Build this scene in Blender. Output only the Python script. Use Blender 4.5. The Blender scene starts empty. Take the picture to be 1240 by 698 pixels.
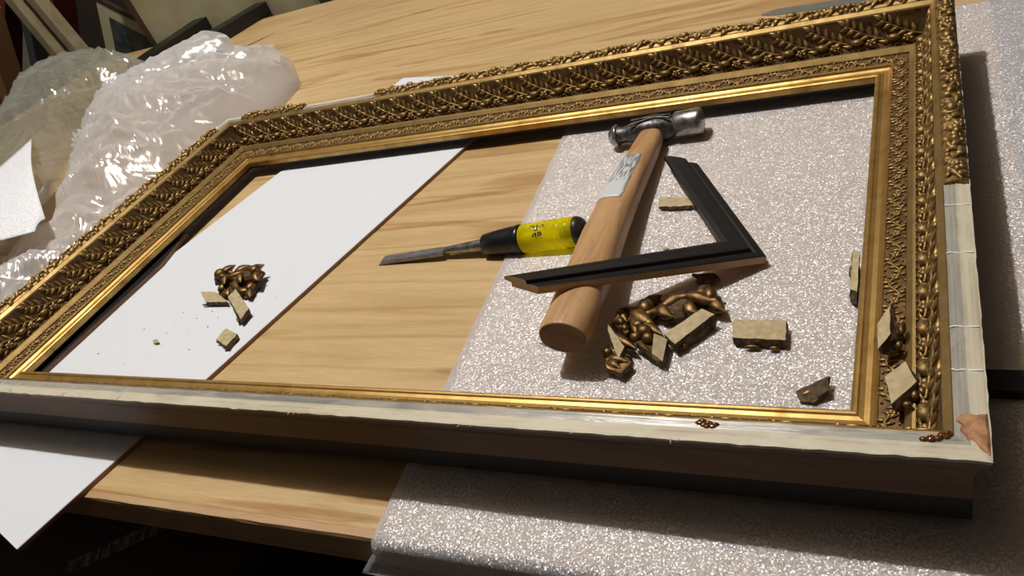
import bpy, math, random
from mathutils import Vector, Matrix, Euler, noise
R = math.radians
scene = bpy.context.scene
COL = scene.collection

# ------------------------------------------------------------------ camera
cam_d = bpy.data.cameras.new('camera'); cam = bpy.data.objects.new('camera', cam_d); COL.objects.link(cam)
cam_d.sensor_fit = 'HORIZONTAL'; cam_d.sensor_width = 36.0
cam_d.lens = 946.03 / 1240 * 36.0
cam_d.clip_start = .01; cam_d.clip_end = 50
r0 = (0.8789261315945235, 0.3500755860415541, -0.32393817196796804)
r1 = (-0.02310435296900895, -0.6471284135129882, -0.7620308427472247)
r2 = (-0.4763979891584029, 0.6772532026368163, -0.5606898032281351)
cam.matrix_world = Matrix(((r0[0], -r1[0], -r2[0], 0.99382696),
                           (r0[1], -r1[1], -r2[1], -0.30203187),
                           (r0[2], -r1[2], -r2[2], 0.42710325), (0, 0, 0, 1)))
scene.camera = cam

# ------------------------------------------------------------------ world, lamp, exposure
world = bpy.data.worlds.new('world'); scene.world = world; world.use_nodes = True
world.node_tree.nodes['Background'].inputs[0].default_value = (.5, .5, .52, 1)
world.node_tree.nodes['Background'].inputs[1].default_value = .008
lamp_d = bpy.data.lights.new('ceiling_bulb_light', 'POINT'); lamp_d.energy = 200; lamp_d.color = (1.0, .985, .955)
lamp_d.shadow_soft_size = .035
lamp = bpy.data.objects.new('ceiling_bulb_light', lamp_d); COL.objects.link(lamp); lamp.location = (.08, .66, 2.43)
fill_d = bpy.data.lights.new('cool_fill_light', 'AREA'); fill_d.energy = 2.2; fill_d.color = (.80, .88, 1.0)  # unseen cool fill lamp, added at the left to lift the ambient light
fill_d.shape = 'RECTANGLE'; fill_d.size = 1.1; fill_d.size_y = 1.2
fill = bpy.data.objects.new('cool_fill_light', fill_d); COL.objects.link(fill)
fill.location = (-3.1, -.4, 1.1); fill.rotation_euler = (0, R(-90), 0)
vs = scene.view_settings
vs.view_transform = 'Standard'; vs.look = 'None'; vs.exposure = 0.0; vs.gamma = 1.0; vs.use_curve_mapping = False

# ------------------------------------------------------------------ materials
def mat(name, color=(.8, .8, .8), rough=.5, metal=0.0, **kw):
    m = bpy.data.materials.new(name); m.use_nodes = True
    b = m.node_tree.nodes['Principled BSDF']
    b.inputs['Base Color'].default_value = (*color, 1); b.inputs['Roughness'].default_value = rough
    b.inputs['Metallic'].default_value = metal
    for k, v in kw.items(): b.inputs[k].default_value = v
    return m
class NT:
    def __init__(s, m): s.t = m.node_tree; s.b = s.t.nodes.get('Principled BSDF')
    def n(s, typ, **kw):
        x = s.t.nodes.new(typ)
        for k, v in kw.items():
            if isinstance(k, str) and hasattr(x, k): setattr(x, k, v)
            else: x.inputs[k].default_value = v
        return x
    def l(s, a, b): s.t.links.new(a, b)
    def coords(s, scale=(1, 1, 1), kind='Object', rot=(0, 0, 0)):
        tc = s.n('ShaderNodeTexCoord'); mp = s.n('ShaderNodeMapping')
        mp.inputs['Scale'].default_value = scale; mp.inputs['Rotation'].default_value = rot
        s.l(tc.outputs[kind], mp.inputs[0]); return mp.outputs[0]
    def noise(s, vec, scale=5, detail=4, rough=.55, dist=0):
        x = s.n('ShaderNodeTexNoise'); x.inputs['Scale'].default_value = scale; x.inputs['Detail'].default_value = detail
        x.inputs['Roughness'].default_value = rough; x.inputs['Distortion'].default_value = dist
        if vec: s.l(vec, x.inputs['Vector'])
        return x.outputs['Fac']
    def ramp(s, fac, stops):
        x = s.n('ShaderNodeValToRGB'); e = x.color_ramp.elements
        while len(e) < len(stops): e.new(.5)
        for i, (p, c) in enumerate(stops): e[i].position = p; e[i].color = (*c, 1) if len(c) == 3 else c
        s.l(fac, x.inputs[0]); return x.outputs[0]
    def mix(s, fac, a, b, mode='MIX'):
        x = s.n('ShaderNodeMix'); x.data_type = 'RGBA'; x.blend_type = mode
        for v, i in ((fac, 0), (a, 6), (b, 7)):
            if hasattr(v, 'is_linked'): s.l(v, x.inputs[i])
            elif i == 0: x.inputs[0].default_value = v
            else: x.inputs[i].default_value = (*v, 1)
        return x.outputs[2]
    def bump(s, h, strength=.3, dist=.001):
        x = s.n('ShaderNodeBump'); x.inputs['Strength'].default_value = strength; x.inputs['Distance'].default_value = dist
        s.l(h, x.inputs['Height']); s.l(x.outputs[0], s.b.inputs['Normal']); return x
    def col(s, c): s.l(c, s.b.inputs['Base Color'])

def wood(name, stops, sc=(1.0, 9, 9), rough=.45, streak=None, dist=1.5, fine=.25):
    m = mat(name, rough=rough); t = NT(m)
    v = t.coords(sc)
    c = t.ramp(t.noise(v, 2.0, 8, .6, dist), stops)
    if streak:
        v2 = t.coords((sc[0] * .45, sc[1] * .42, sc[2] * .42))
        f = t.ramp(t.noise(v2, 1.6, 3, .5, 2.2), [(.57, (0, 0, 0)), (.63, (1, 1, 1)), (.70, (.2, .2, .2))])
        c = t.mix(f, c, streak)
    v3 = t.coords((sc[0] * 6, sc[1] * 30, sc[2] * 30))
    fn = t.noise(v3, 3.0, 3, .6, .2)
    c = t.mix(fine, c, t.ramp(fn, [(.3, (.55, .5, .45)), (.7, (1.15, 1.12, 1.1))]), 'MULTIPLY')
    t.col(c); t.bump(fn, .08, .0006)
    return m
M = {}
M['table'] = wood('maple_plywood', [(.25, (.50, .335, .15)), (.44, (.60, .43, .215)), (.6, (.66, .48, .255)), (.8, (.58, .40, .19))],
                  (1.5, 20, 20), .36, (.46, .275, .115), .8, .5)
t = NT(M['table']); src = t.b.inputs['Base Color'].links[0].from_socket   # flat-sawn figure: long thin darker growth lines
wv = t.n('ShaderNodeTexWave'); wv.bands_direction = 'Y'; wv.inputs['Scale'].default_value = 3.0; wv.inputs['Distortion'].default_value = 9; wv.inputs['Detail'].default_value = 3; wv.inputs['Detail Scale'].default_value = .7
t.l(t.coords((.35, 2.2, 2.2)), wv.inputs['Vector'])
ln_ = t.ramp(wv.outputs['Fac'], [(.0, (.78, .66, .50)), (.06, (1, 1, 1)), (.6, (1, 1, 1)), (.98, (.95, .91, .85))])
t.col(t.mix(.5, src, ln_, 'MULTIPLY'))
M['table_edge'] = wood('edge_strip_wood', [(.3, (.42, .25, .11)), (.7, (.60, .40, .21))], (2, 12, 12), .6)
M['handle_wood'] = wood('hickory_handle', [(.3, (.36, .19, .08)), (.5, (.52, .31, .145)), (.75, (.60, .385, .20))], (45, 2.2, 45), .42, (.40, .20, .08), .6, .4)
M['raw_wood'] = wood('raw_moulding_wood', [(.3, (.42, .25, .12)), (.7, (.60, .40, .22))], (6, 6, 30), .7)
M['side_wood'] = wood('stained_frame_side', [(.25, (.11, .05, .017)), (.5, (.19, .095, .036)), (.8, (.26, .14, .06))], (2, 14, 14), .5, None, 1.0, .4)
M['dark_wood'] = mat('dark_wood', (.05, .025, .014), .6)
M['black_paint'] = mat('black_paint', (.008, .007, .007), .45)
M['black_base'] = mat('black_frame_base', (.012, .010, .009), .6)

def gold(name, lo, hi, rough=.34, metal=.85, dark=(.05, .028, .012), sc=60, bump=.25, darkpos=.36):
    m = mat(name, hi, rough, metal); t = NT(m)
    v = t.coords((1, 1, 1))
    n1 = t.noise(v, sc, 6, .62, .3)
    c = t.ramp(n1, [(darkpos - .06, dark), (darkpos + .06, lo), (.66, hi)])
    t.col(c)
    rr = t.n('ShaderNodeMapRange'); rr.inputs['To Min'].default_value = rough + .22; rr.inputs['To Max'].default_value = rough - .04
    t.l(n1, rr.inputs['Value']); t.l(rr.outputs[0], t.b.inputs['Roughness'])
    t.bump(t.noise(v, sc * 14, 3, .6), bump, .0006)
    return m
M['gold'] = gold('gilt_moulding', (.29, .185, .068), (.43, .29, .11), .40, .8, (.15, .085, .03), 45, .12, .33)
M['gold_orn'] = gold('gilt_ornament', (.25, .155, .055), (.44, .29, .11), .38, .78, (.07, .04, .016), 150, .3, .36)
M['gold_ground'] = gold('gilt_cove_ground', (.12, .066, .024), (.22, .125, .045), .5, .6, (.045, .024, .01), 110, .3, .38)
M['bronze'] = gold('bronze_gilt', (.12, .066, .024), (.27, .16, .06), .34, .8, (.05, .025, .01), 170, .25, .36)
# hatched ground of the cove (cast fine lines)
t = NT(M['gold_ground']); 
M['liner'] = gold('gilt_sight_cove', (.36, .215, .06), (.54, .35, .12), .36, .86, (.17, .09, .03), 40, .08, .30)
M['frag_edge'] = gold('fragment_broken_edge', (.09, .05, .022), (.17, .10, .045), .6, .2, (.03, .016, .008), 200, .6, .42)

def bare(name, a, b, c_):
    m = mat(name, a, .55); t = NT(m)
    v = t.coords((3, 420, 420)); n1 = t.noise(v, 1.0, 4, .6, .4)
    v2 = t.coords((18, 60, 60)); n2 = t.noise(v2, 1.0, 5, .6, .6)
    c = t.ramp(n1, [(.30, c_), (.5, b), (.7, a)])
    c = t.mix(t.ramp(n2, [(.42, (0, 0, 0)), (.6, (1, 1, 1))]), c, a)
    t.col(c); t.bump(n1, .5, .0008); return m
M['bare_cream'] = bare('bare_gesso_cream', (.60, .55, .41), (.52, .46, .33), (.36, .30, .20))
M['bare_grey'] = bare('bare_glue_grey', (.40, .37, .31), (.28, .27, .25), (.13, .12, .11))
t = NT(M['bare_grey']); t.b.inputs['Roughness'].default_value = .3
M['bole'] = mat('red_bole_clay', (.40, .19, .085), .7); t = NT(M['bole']); n_ = t.noise(t.coords(), 160, 5, .6); t.col(t.ramp(n_, [(.36, (.26, .11, .045)), (.6, (.46, .235, .11))])); t.bump(n_, .5, .001)
M['glue'] = mat('amber_glue', (.16, .05, .010), .12, 0, **{'Coat Weight': .8, 'Transmission Weight': .3})
M['compo'] = mat('beige_composition', (.47, .38, .215), .75); t = NT(M['compo'])
v = t.coords(); n_ = t.noise(v, 160, 5, .6); t.col(t.ramp(n_, [(.3, (.36, .275, .14)), (.6, (.50, .41, .24))])); t.bump(n_, .35, .0008)
M['white_face'] = mat('white_melamine', (.77, .80, .85), .34)
M['hardboard'] = mat('brown_hardboard_edge', (.36, .21, .135), .7)
M['paper'] = mat('paper', (.86, .87, .90), .6)
M['steel_dark'] = mat('forged_steel', (.10, .095, .09), .46, .85); t = NT(M['steel_dark'])
v = t.coords(); n_ = t.noise(v, 220, 5, .65); t.col(t.ramp(n_, [(.35, (.045, .042, .04)), (.7, (.20, .19, .185))])); t.bump(n_, .3, .0006)
M['steel'] = mat('polished_steel', (.42, .41, .41), .3, .86); t = NT(M['steel'])
v = t.coords(); n_ = t.noise(v, 130, 6, .65); t.col(t.ramp(n_, [(.34, (.16, .15, .15)), (.62, (.50, .49, .48))])); t.bump(n_, .15, .0005)
M['blade'] = mat('chisel_steel', (.24, .235, .235), .4, .7); t = NT(M['blade'])
v = t.coords((8, 60, 60)); n_ = t.noise(v, 8, 5, .65); t.col(t.ramp(n_, [(.32, (.14, .14, .14)), (.65, (.36, .355, .35))]))
M['black_plastic'] = mat('black_plastic', (.010, .010, .010), .3)
def clear_yellow():
    m = mat('yellow_clear_plastic', (.95, .88, .015), .08); t = NT(m); out = m.node_tree.nodes['Material Output']
    tr = t.n('ShaderNodeBsdfTransparent'); tr.inputs[0].default_value = (1.0, .93, .02, 1)
    tl = t.n('ShaderNodeBsdfTranslucent'); tl.inputs[0].default_value = (.95, .85, .01, 1)
    a = t.n('ShaderNodeMixShader'); a.inputs[0].default_value = .5; t.l(tr.outputs[0], a.inputs[1]); t.l(tl.outputs[0], a.inputs[2])
    b = t.n('ShaderNodeMixShader'); b.inputs[0].default_value = .26; t.l(a.outputs[0], b.inputs[1]); t.l(t.b.outputs[0], b.inputs[2])
    t.l(b.outputs[0], out.inputs[0]); return m
M['yellow'] = clear_yellow()
M['black_cap'] = mat('dark_end_cap', (.022, .018, .016), .35)
M['ink'] = mat('black_ink', (.012, .012, .01), .5)
M['grey_metal'] = mat('grey_straightedge', (.42, .45, .44), .35, .7)

# foam sheet: white cellular polyethylene, lets part of the light through
def foam_material():
    m = bpy.data.materials.new('foam_sheet'); m.use_nodes = True; t = NT(m)
    nt = m.node_tree; out = nt.nodes['Material Output']; nt.nodes.remove(t.b)
    v = t.coords()
    vo = t.n('ShaderNodeTexVoronoi'); vo.inputs['Scale'].default_value = 1050; t.l(v, vo.inputs['Vector'])
    cn = t.noise(t.coords((1, 5, 1)), 6, 3, .5, .5)
    c = t.mix(t.ramp(cn, [(.35, (0, 0, 0)), (.7, (1, 1, 1))]), (.97, .93, .95), (1.0, .97, .99))
    c2 = t.ramp(vo.outputs['Color'], [(.1, (.70, .70, .71)), (.75, (1.0, 1.0, 1.0))])
    c = t.mix(.75, c, c2, 'MULTIPLY')
    df = t.n('ShaderNodeBsdfDiffuse'); t.l(c, df.inputs[0])
    tl = t.n('ShaderNodeBsdfTranslucent'); t.l(c, tl.inputs[0])
    tr = t.n('ShaderNodeBsdfTransparent'); tr.inputs[0].default_value = (.98, .97, .96, 1)
    # every little cell wall of the foam is tilted its own way and glints
    sub = t.n('ShaderNodeVectorMath', operation='SUBTRACT'); t.l(vo.outputs['Color'], sub.inputs[0]); sub.inputs[1].default_value = (.5, .5, .5)
    sc = t.n('ShaderNodeVectorMath', operation='SCALE'); t.l(sub.outputs[0], sc.inputs[0]); sc.inputs['Scale'].default_value = 1.15
    ge = t.n('ShaderNodeNewGeometry'); ad = t.n('ShaderNodeVectorMath', operation='ADD'); t.l(ge.outputs['Normal'], ad.inputs[0]); t.l(sc.outputs[0], ad.inputs[1])
    nm = t.n('ShaderNodeVectorMath', operation='NORMALIZE'); t.l(ad.outputs[0], nm.inputs[0])
    gl = t.n('ShaderNodeBsdfGlossy'); gl.inputs['Roughness'].default_value = .5; gl.inputs[0].default_value = (1, .98, 1, 1); t.l(nm.outputs[0], gl.inputs['Normal'])
    m0 = t.n('ShaderNodeMixShader'); m0.inputs[0].default_value = .12; t.l(df.outputs[0], m0.inputs[1]); t.l(tl.outputs[0], m0.inputs[2])
    m1 = t.n('ShaderNodeMixShader'); m1.inputs[0].default_value = .56; t.l(m0.outputs[0], m1.inputs[1]); t.l(tr.outputs[0], m1.inputs[2])
    m2 = t.n('ShaderNodeMixShader'); m2.inputs[0].default_value = .30; t.l(m1.outputs[0], m2.inputs[1]); t.l(gl.outputs[0], m2.inputs[2])
    t.l(m2.outputs[0], out.inputs[0]); return m
M['foam'] = foam_material()
M['foam_under'] = mat('foam_underside', (.9, .88, .88), .6); t = NT(M['foam_under'])
tr = t.n('ShaderNodeBsdfTransparent'); mx = t.n('ShaderNodeMixShader'); mx.inputs[0].default_value = .86; t.l(t.b.outputs[0], mx.inputs[1]); t.l(tr.outputs[0], mx.inputs[2]); t.l(mx.outputs[0], t.t.nodes['Material Output'].inputs[0])

def plastic_film(name, clear, tint, milk, gs):
    m = bpy.data.materials.new(name); m.use_nodes = True; t = NT(m); out = m.node_tree.nodes['Material Output']; m.node_tree.nodes.remove(t.b)
    tr = t.n('ShaderNodeBsdfTransparent'); tr.inputs[0].default_value = (*tint, 1)
    df = t.n('ShaderNodeBsdfDiffuse'); df.inputs[0].default_value = (*milk, 1)
    tl = t.n('ShaderNodeBsdfTranslucent'); tl.inputs[0].default_value = (*milk, 1)
    mm = t.n('ShaderNodeMixShader'); mm.inputs[0].default_value = .45; t.l(df.outputs[0], mm.inputs[1]); t.l(tl.outputs[0], mm.inputs[2])
    m2 = t.n('ShaderNodeMixShader'); m2.inputs[0].default_value = clear; t.l(mm.outputs[0], m2.inputs[1]); t.l(tr.outputs[0], m2.inputs[2])
    no = t.n('ShaderNodeTexNoise'); no.noise_type = 'RIDGED_MULTIFRACTAL'; no.inputs['Scale'].default_value = gs * 1.6; no.inputs['Detail'].default_value = 4; no.inputs['Distortion'].default_value = .8; t.l(t.coords(), no.inputs['Vector'])
    bm_ = t.n('ShaderNodeBump'); bm_.inputs['Strength'].default_value = .9; bm_.inputs['Distance'].default_value = .007; t.l(no.outputs['Fac'], bm_.inputs['Height'])
    gl = t.n('ShaderNodeBsdfGlossy'); gl.inputs['Roughness'].default_value = .17; gl.inputs[0].default_value = (1, 1, 1, 1); t.l(bm_.outputs[0], gl.inputs['Normal'])
    m3 = t.n('ShaderNodeMixShader'); m3.inputs[0].default_value = .28; t.l(m2.outputs[0], m3.inputs[1]); t.l(gl.outputs[0], m3.inputs[2])
    t.l(m3.outputs[0], out.inputs[0]); return m
M['film_milky'] = plastic_film('milky_plastic_film', .35, (.98, .97, .98), (.95, .94, .955), 16)
M['film_clear'] = plastic_film('clear_plastic_film', .68, (.95, .97, .96), (.60, .66, .64), 13)

# ------------------------------------------------------------------ mesh helpers
class MB:
    def __init__(s): s.v = []; s.f = []; s.mi = []; s.sm = []
    def add(s, vs, fs, mi=0, smooth=True):
        o = len(s.v); s.v += [tuple(p) for p in vs]
        for f in fs: s.f.append(tuple(i + o for i in f)); s.mi.append(mi); s.sm.append(smooth)
    def mesh(s, name, mats):
        me = bpy.data.meshes.new(name); me.from_pydata(s.v, [], s.f)
        for m in mats: me.materials.append(m)
        me.polygons.foreach_set('material_index', s.mi); me.polygons.foreach_set('use_smooth', s.sm)
        me.update(); return me
    def build(s, name, mats, parent=None, loc=(0, 0, 0), rot=(0, 0, 0)):
        if not isinstance(mats, (list, tuple)): mats = [mats]
        return link(name, s.mesh(name, mats), parent, loc, rot)
    def box(s, lo, hi, mi=0, smooth=False):
        x0, y0, z0 = lo; x1, y1, z1 = hi
        s.add([(x0, y0, z0), (x1, y0, z0), (x1, y1, z0), (x0, y1, z0), (x0, y0, z1), (x1, y0, z1), (x1, y1, z1), (x0, y1, z1)],
              [(3, 2, 1, 0), (4, 5, 6, 7), (0, 1, 5, 4), (1, 2, 6, 5), (2, 3, 7, 6), (3, 0, 4, 7)], mi, smooth)
    def prism(s, poly, z0, z1, mi_top=0, mi_side=0, mi_bot=None, bevel=0):
        n = len(poly); vs = [(p[0], p[1], z0) for p in poly] + [(p[0], p[1], z1) for p in poly]
        s.add(vs, [tuple(range(n, 2 * n))], mi_top, False)
        s.add(vs, [tuple(reversed(range(n)))], mi_side if mi_bot is None else mi_bot, False)
        s.add(vs, [(i, (i + 1) % n, n + (i + 1) % n, n + i) for i in range(n)], mi_side, False)
    def rings(s, rings, mi=0, cap=True, smooth=True, closed=True):
        n = len(rings[0]); vs = [p for r in rings for p in r]; fs = []
        for k in range(len(rings) - 1):
            for i in range(n if closed else n - 1):
                a = k * n + i; b = k * n + (i + 1) % n
                fs.append((a, b, b + n, a + n))
        s.add(vs, fs, mi, smooth)
        if cap and closed:
            s.add(rings[0], [tuple(reversed(range(n)))], mi, False); s.add(rings[-1], [tuple(range(n))], mi, False)
    def tube(s, pts, rad, seg=6, mi=0, flat=1.0, up=(0, 0, 1)):
        rs = []; up = Vector(up)
        for i, p in enumerate(pts):
            a = Vector(pts[max(0, i - 1)]); b = Vector(pts[min(len(pts) - 1, i + 1)]); d = (b - a).normalized()
            u = d.cross(up); u = u.normalized() if u.length > 1e-6 else Vector((1, 0, 0)); w = u.cross(d)
            rr = rad[i] if isinstance(rad, (list, tuple)) else rad
            rs.append([Vector(p) + u * math.cos(2 * math.pi * k / seg) * rr + w * math.sin(2 * math.pi * k / seg) * rr * flat for k in range(seg)])
        s.rings(rs, mi)
    def blob(s, c, r, rot=None, mi=0, seg=8, rg=5, f=None):
        """ellipsoid, c centre, r radii"""
        vs = []; fs = []; rot = rot or Matrix.Identity(3); c = Vector(c)
        for j in range(1, rg):
            th = math.pi * j / rg
            for i in range(seg):
                ph = 2 * math.pi * i / seg
                vs.append(Vector((r[0] * math.sin(th) * math.cos(ph), r[1] * math.sin(th) * math.sin(ph), r[2] * math.cos(th))))
        vs += [Vector((0, 0, r[2])), Vector((0, 0, -r[2]))]; T = len(vs) - 2
        for j in range(rg - 2):
            for i in range(seg):
                a = j * seg + i; b = j * seg + (i + 1) % seg; fs.append((a, a + seg, b + seg, b))
        for i in range(seg):
            fs.append((T, i, (i + 1) % seg)); e = (rg - 2) * seg; fs.append((T + 1, e + (i + 1) % seg, e + i))
        vs = [rot @ p + c for p in vs]
        if f: vs = [f(p) for p in vs]
        s.add(vs, fs, mi)
    def leaf(s, a, ang, ln, wd, th, f=None, mi=0, curl=0.0, seg=6, st=6):
        """pointed leaf in the x,y plane from a along ang, domed in z, mapped by f"""
        rs = []; ca, sa = math.cos(ang), math.sin(ang)
        for k in range(st + 1):
            u = k / st; w = max(.04, math.sin(math.pi * u ** .8)) * wd * .5
            off = curl * math.sin(math.pi * u * .5) * ln * u
            ring = []
            for i in range(seg):
                q = 2 * math.pi * i / seg; y = math.cos(q) * w + off; z = math.sin(q) * th * max(.1, math.sin(math.pi * u ** .8))
                if math.sin(q) > .8: z *= .72
                x = u * ln
                ring.append(Vector((a[0] + ca * x - sa * y, a[1] + sa * x + ca * y, (a[2] if len(a) > 2 else 0) + z)))
            rs.append([f(p) for p in ring] if f else ring)
        s.rings(rs, mi)
def link(name, data, parent=None, loc=(0, 0, 0), rot=(0, 0, 0)):
    o = bpy.data.objects.new(name, data); COL.objects.link(o); o.location = loc; o.rotation_euler = rot
    if parent: o.parent = parent
    return o
def tag(o, label=None, cat=None, group=None, kind=None):
    for k, v in (('label', label), ('category', cat), ('group', group), ('kind', kind)):
        if v: o[k] = v
    return o
def thing(name, label, cat, loc=(0, 0, 0), rot=(0, 0, 0), group=None):
    return tag(link(name, None, None, loc, rot), label, cat, group)
def bevel(o, w=.001, seg=2):
    m = o.modifiers.new('bevel', 'BEVEL'); m.width = w; m.segments = seg; m.limit_method = 'ANGLE'; m.angle_limit = R(40); return o

# ------------------------------------------------------------------ room
FL = -.88
M['floor'] = mat('dark_floor', (.035, .024, .018), .8)
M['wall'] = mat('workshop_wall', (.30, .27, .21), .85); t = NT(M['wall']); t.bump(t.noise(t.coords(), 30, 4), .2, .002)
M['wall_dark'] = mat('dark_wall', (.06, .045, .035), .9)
M['ceil'] = mat('ceiling_paint', (.21, .17, .125), .9)
def room(name, lo, hi, m):
    b = MB(); b.box(lo, hi); o = b.build(name, m); o['kind'] = 'structure'; return o
room('floor', (-4.0, -2.6, FL - .1), (3.2, 3.0, FL), M['floor'])
room('ceiling', (-4.0, -2.6, 2.62), (3.2, 3.0, 2.7), M['ceil'])
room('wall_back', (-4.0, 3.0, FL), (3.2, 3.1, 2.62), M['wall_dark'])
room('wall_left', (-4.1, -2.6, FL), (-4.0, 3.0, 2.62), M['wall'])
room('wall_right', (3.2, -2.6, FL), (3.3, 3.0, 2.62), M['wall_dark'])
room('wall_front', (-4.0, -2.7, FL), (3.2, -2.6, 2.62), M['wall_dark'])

# ------------------------------------------------------------------ work table
table = thing('work_table', 'large maple plywood work table under the gilt frame', 'table', (0, 0, FL))
def tfront(x): return -.0775 + .0145 * x
tb = MB(); X0, X1 = -1.35, 1.056
tb.prism([(X0, tfront(X0) + .006), (X1, tfront(X1) + .006), (X1, 1.43), (X0, 1.43)], -.034, 0)
tb.build('table_top', M['table'], table, (0, 0, -FL))
eb = MB(); rs = []
for i in range(121):
    x = X0 + (X1 - X0) * i / 120; y = tfront(x); j = (noise.noise((x * 60, 3, 1)) + noise.noise((x * 170, 9, 1))) * .0007
    rs.append([(x, y + .006, -.0002), (x, y - .0005 + j, -.0012 + j * .5), (x, y - .0015, -.004), (x, y - .0015, -.034), (x, y + .006, -.034)])
eb.rings(rs, 0, True, False)
eb.build('edge_strip', M['table_edge'], table, (0, 0, -FL))
ab = MB(); ab.box((X0 + .1, .0, -.16), (X1 - .1, .025, -.034)); ab.build('apron', M['dark_wood'], table, (0, 0, -FL))
ab = MB(); ab.box((X0 + .1, 1.30, -.16), (X1 - .1, 1.325, -.034)); ab.build('apron', M['dark_wood'], table, (0, 0, -FL))
for lx in (X0 + .1, X1 - .17):
    for ly in (.025, 1.23):
        lb = MB(); lb.box((lx, ly, 0), (lx + .07, ly + .07, -FL - .034)); lb.build('leg', M['dark_wood'], table)

# ------------------------------------------------------------------ white board
bd = thing('white_board', 'white faced hardboard sheet lying under left half of the frame', 'board', (.3, .3, .0003))
bm = MB()
poly = [(.2738, -.1368), (.497, .709), (.187, .79), (-.036, -.0556)]
bm.prism([(x - .3, y - .3) for x, y in poly], .0, .0040, 0, 0); bm.build('board_core', M['hardboard'], bd)
bm = MB(); bm.prism([(x - .3 + (-.0006 if i in (0, 1) else .0006), y - .3) for i, (x, y) in enumerate(poly)], .0040, .0045); bm.build('white_face', M['white_face'], bd)

# ------------------------------------------------------------------ foam sheet
def foam_left(y): return .5877 + (.512 - y) * .0717
fm = MB(); prof = []
ys = [.704 - (.704 + .066) * i / 90 for i in range(91)]
prof = [(y, 0.0, 0.0) for y in ys]
fy = -.0665
for a in range(1, 5):
    q = R(90) * a / 4; prof.append((fy - .008 * math.sin(q), -.008 * (1 - math.cos(q)), 0))
for k in range(1, 9): prof.append((fy - .008 - .004 * k / 8, -.008 - .026 * k / 8, k / 8))
NX = 70
def fpt(i, j):
    y, z, h = prof[j]; u = i / NX
    xl = foam_left(max(y, -.066)) - .022 * h + .0012 * noise.noise((y * 40, 1, 5)); x = xl + (1.46 - xl) * u
    y2 = y + .0145 * (x - .7) * (1 if y < .0 else 0) * min(1, (-y) / .06 if y < 0 else 0)
    wv = .0011 * (noise.noise((x * 5, y * 7, 2)) + .5 * noise.noise((x * 14, y * 16, 4)))
    droop = -.35 * max(0, x - 1.06) ** 2
    yy = y2 + (.002 * noise.noise((x * 18, 0, 7)) * h)
    return Vector((x, yy, .0016 + z + max(0, wv) * (1 if z == 0 else .3) + droop))
g = [[fpt(i, j) for i in range(NX + 1)] for j in range(len(prof))]
vs = [p for r_ in g for p in r_]; W_ = NX + 1
fm.add(vs, [(j * W_ + i, j * W_ + i + W_, j * W_ + i + W_ + 1, j * W_ + i + 1) for j in range(len(prof) - 1) for i in range(NX)])
fo = fm.build('foam_sheet', M['foam'])
sd = fo.modifiers.new('thickness', 'SOLIDIFY'); sd.thickness = .0013; sd.offset = 1; fo.data.materials.append(M['foam_under']); sd.material_offset = 1
tag(fo, 'thin white packing foam sheet hanging over the front table edge', 'foam sheet')

# ------------------------------------------------------------------ picture frame
W, D = 1.0, .5612
A_ = (0, .0732); B_ = (.0045, .0686); C_ = (.0175, .0367); D_ = (.0241, .0319); E_ = (.039, .0294); F_ = (.055, .0242); G_ = (-.0168, .0726)
def cove(tt):   # B -> C, hollow
    p1 = (.0078, .0455)
    x = (1 - tt) ** 2 * B_[0] + 2 * tt * (1 - tt) * p1[0] + tt * tt * C_[0]; z = (1 - tt) ** 2 * B_[1] + 2 * tt * (1 - tt) * p1[1] + tt * tt * C_[1]
    dx = 2 * (1 - tt) * (p1[0] - B_[0]) + 2 * tt * (C_[0] - p1[0]); dz = 2 * (1 - tt) * (p1[1] - B_[1]) + 2 * tt * (C_[1] - p1[1])
    l = math.hypot(dx, dz); return (x, z), (-dz / l, dx / l)
frame = thing('picture_frame', 'large antique gilt picture frame with stripped front rail', 'picture frame', (0, 0, .012))
# profile: (w, z, material of the segment that follows, jag)
GOLD, BARE_C, BARE_G, SIDE, BLACK, GROUND, LINER = range(7)
RM = [M['gold'], M['bare_cream'], M['bare_grey'], M['side_wood'], M['black_base'], M['gold_ground'], M['liner']]
profile = [(-.0085, .012, BLACK), (-.0088, .0305, SIDE), (-.0088, .0470, SIDE), (-.0100, .0555, SIDE), (-.0125, .0620, SIDE), (-.0158, .0660, SIDE), (-.0163, .0700, BARE_C),
           (-.0168, .0726, BARE_C), (-.0078, .0736, BARE_G), (-.0072, .0730, BARE_G), (-.0055, .0733, BARE_G), (-.0050, .0728, BARE_G), (-.0032, .0732, BARE_G), (-.0027, .0727, BARE_G), (-.0006, .0729, GOLD),
           (A_[0], A_[1], GOLD), (.0036, .0702, GOLD), (B_[0], B_[1], GROUND)]
for k in range(1, 8):
    (x, z), _n = cove(k / 8); profile.append((x, z, GROUND))
profile += [(C_[0], C_[1] - .0012, GOLD), (.0180, .0372, GOLD), (.0200, .0368, GOLD), (.0225, .0342, GOLD), (D_[0], D_[1] + .0006, GROUND), (.0246, .0308, GROUND), (.0316, .0300, GROUND), (.0385, .0286, LINER),
            (E_[0], E_[1] + .0004, LINER), (.0402, .0284, LINER), (.0412, .0262, LINER), (.0436, .0246, LINER), (.0470, .0242, LINER), (.0500, .0247, LINER), (.0512, .0258, LINER), (.0530, .0259, LINER), (.0546, .0250, LINER),
            (F_[0], .0238, LINER), (.0549, .0180, BLACK), (.0480, .0180, BLACK), (.0480, .012, BLACK)]
rails = []
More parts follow.
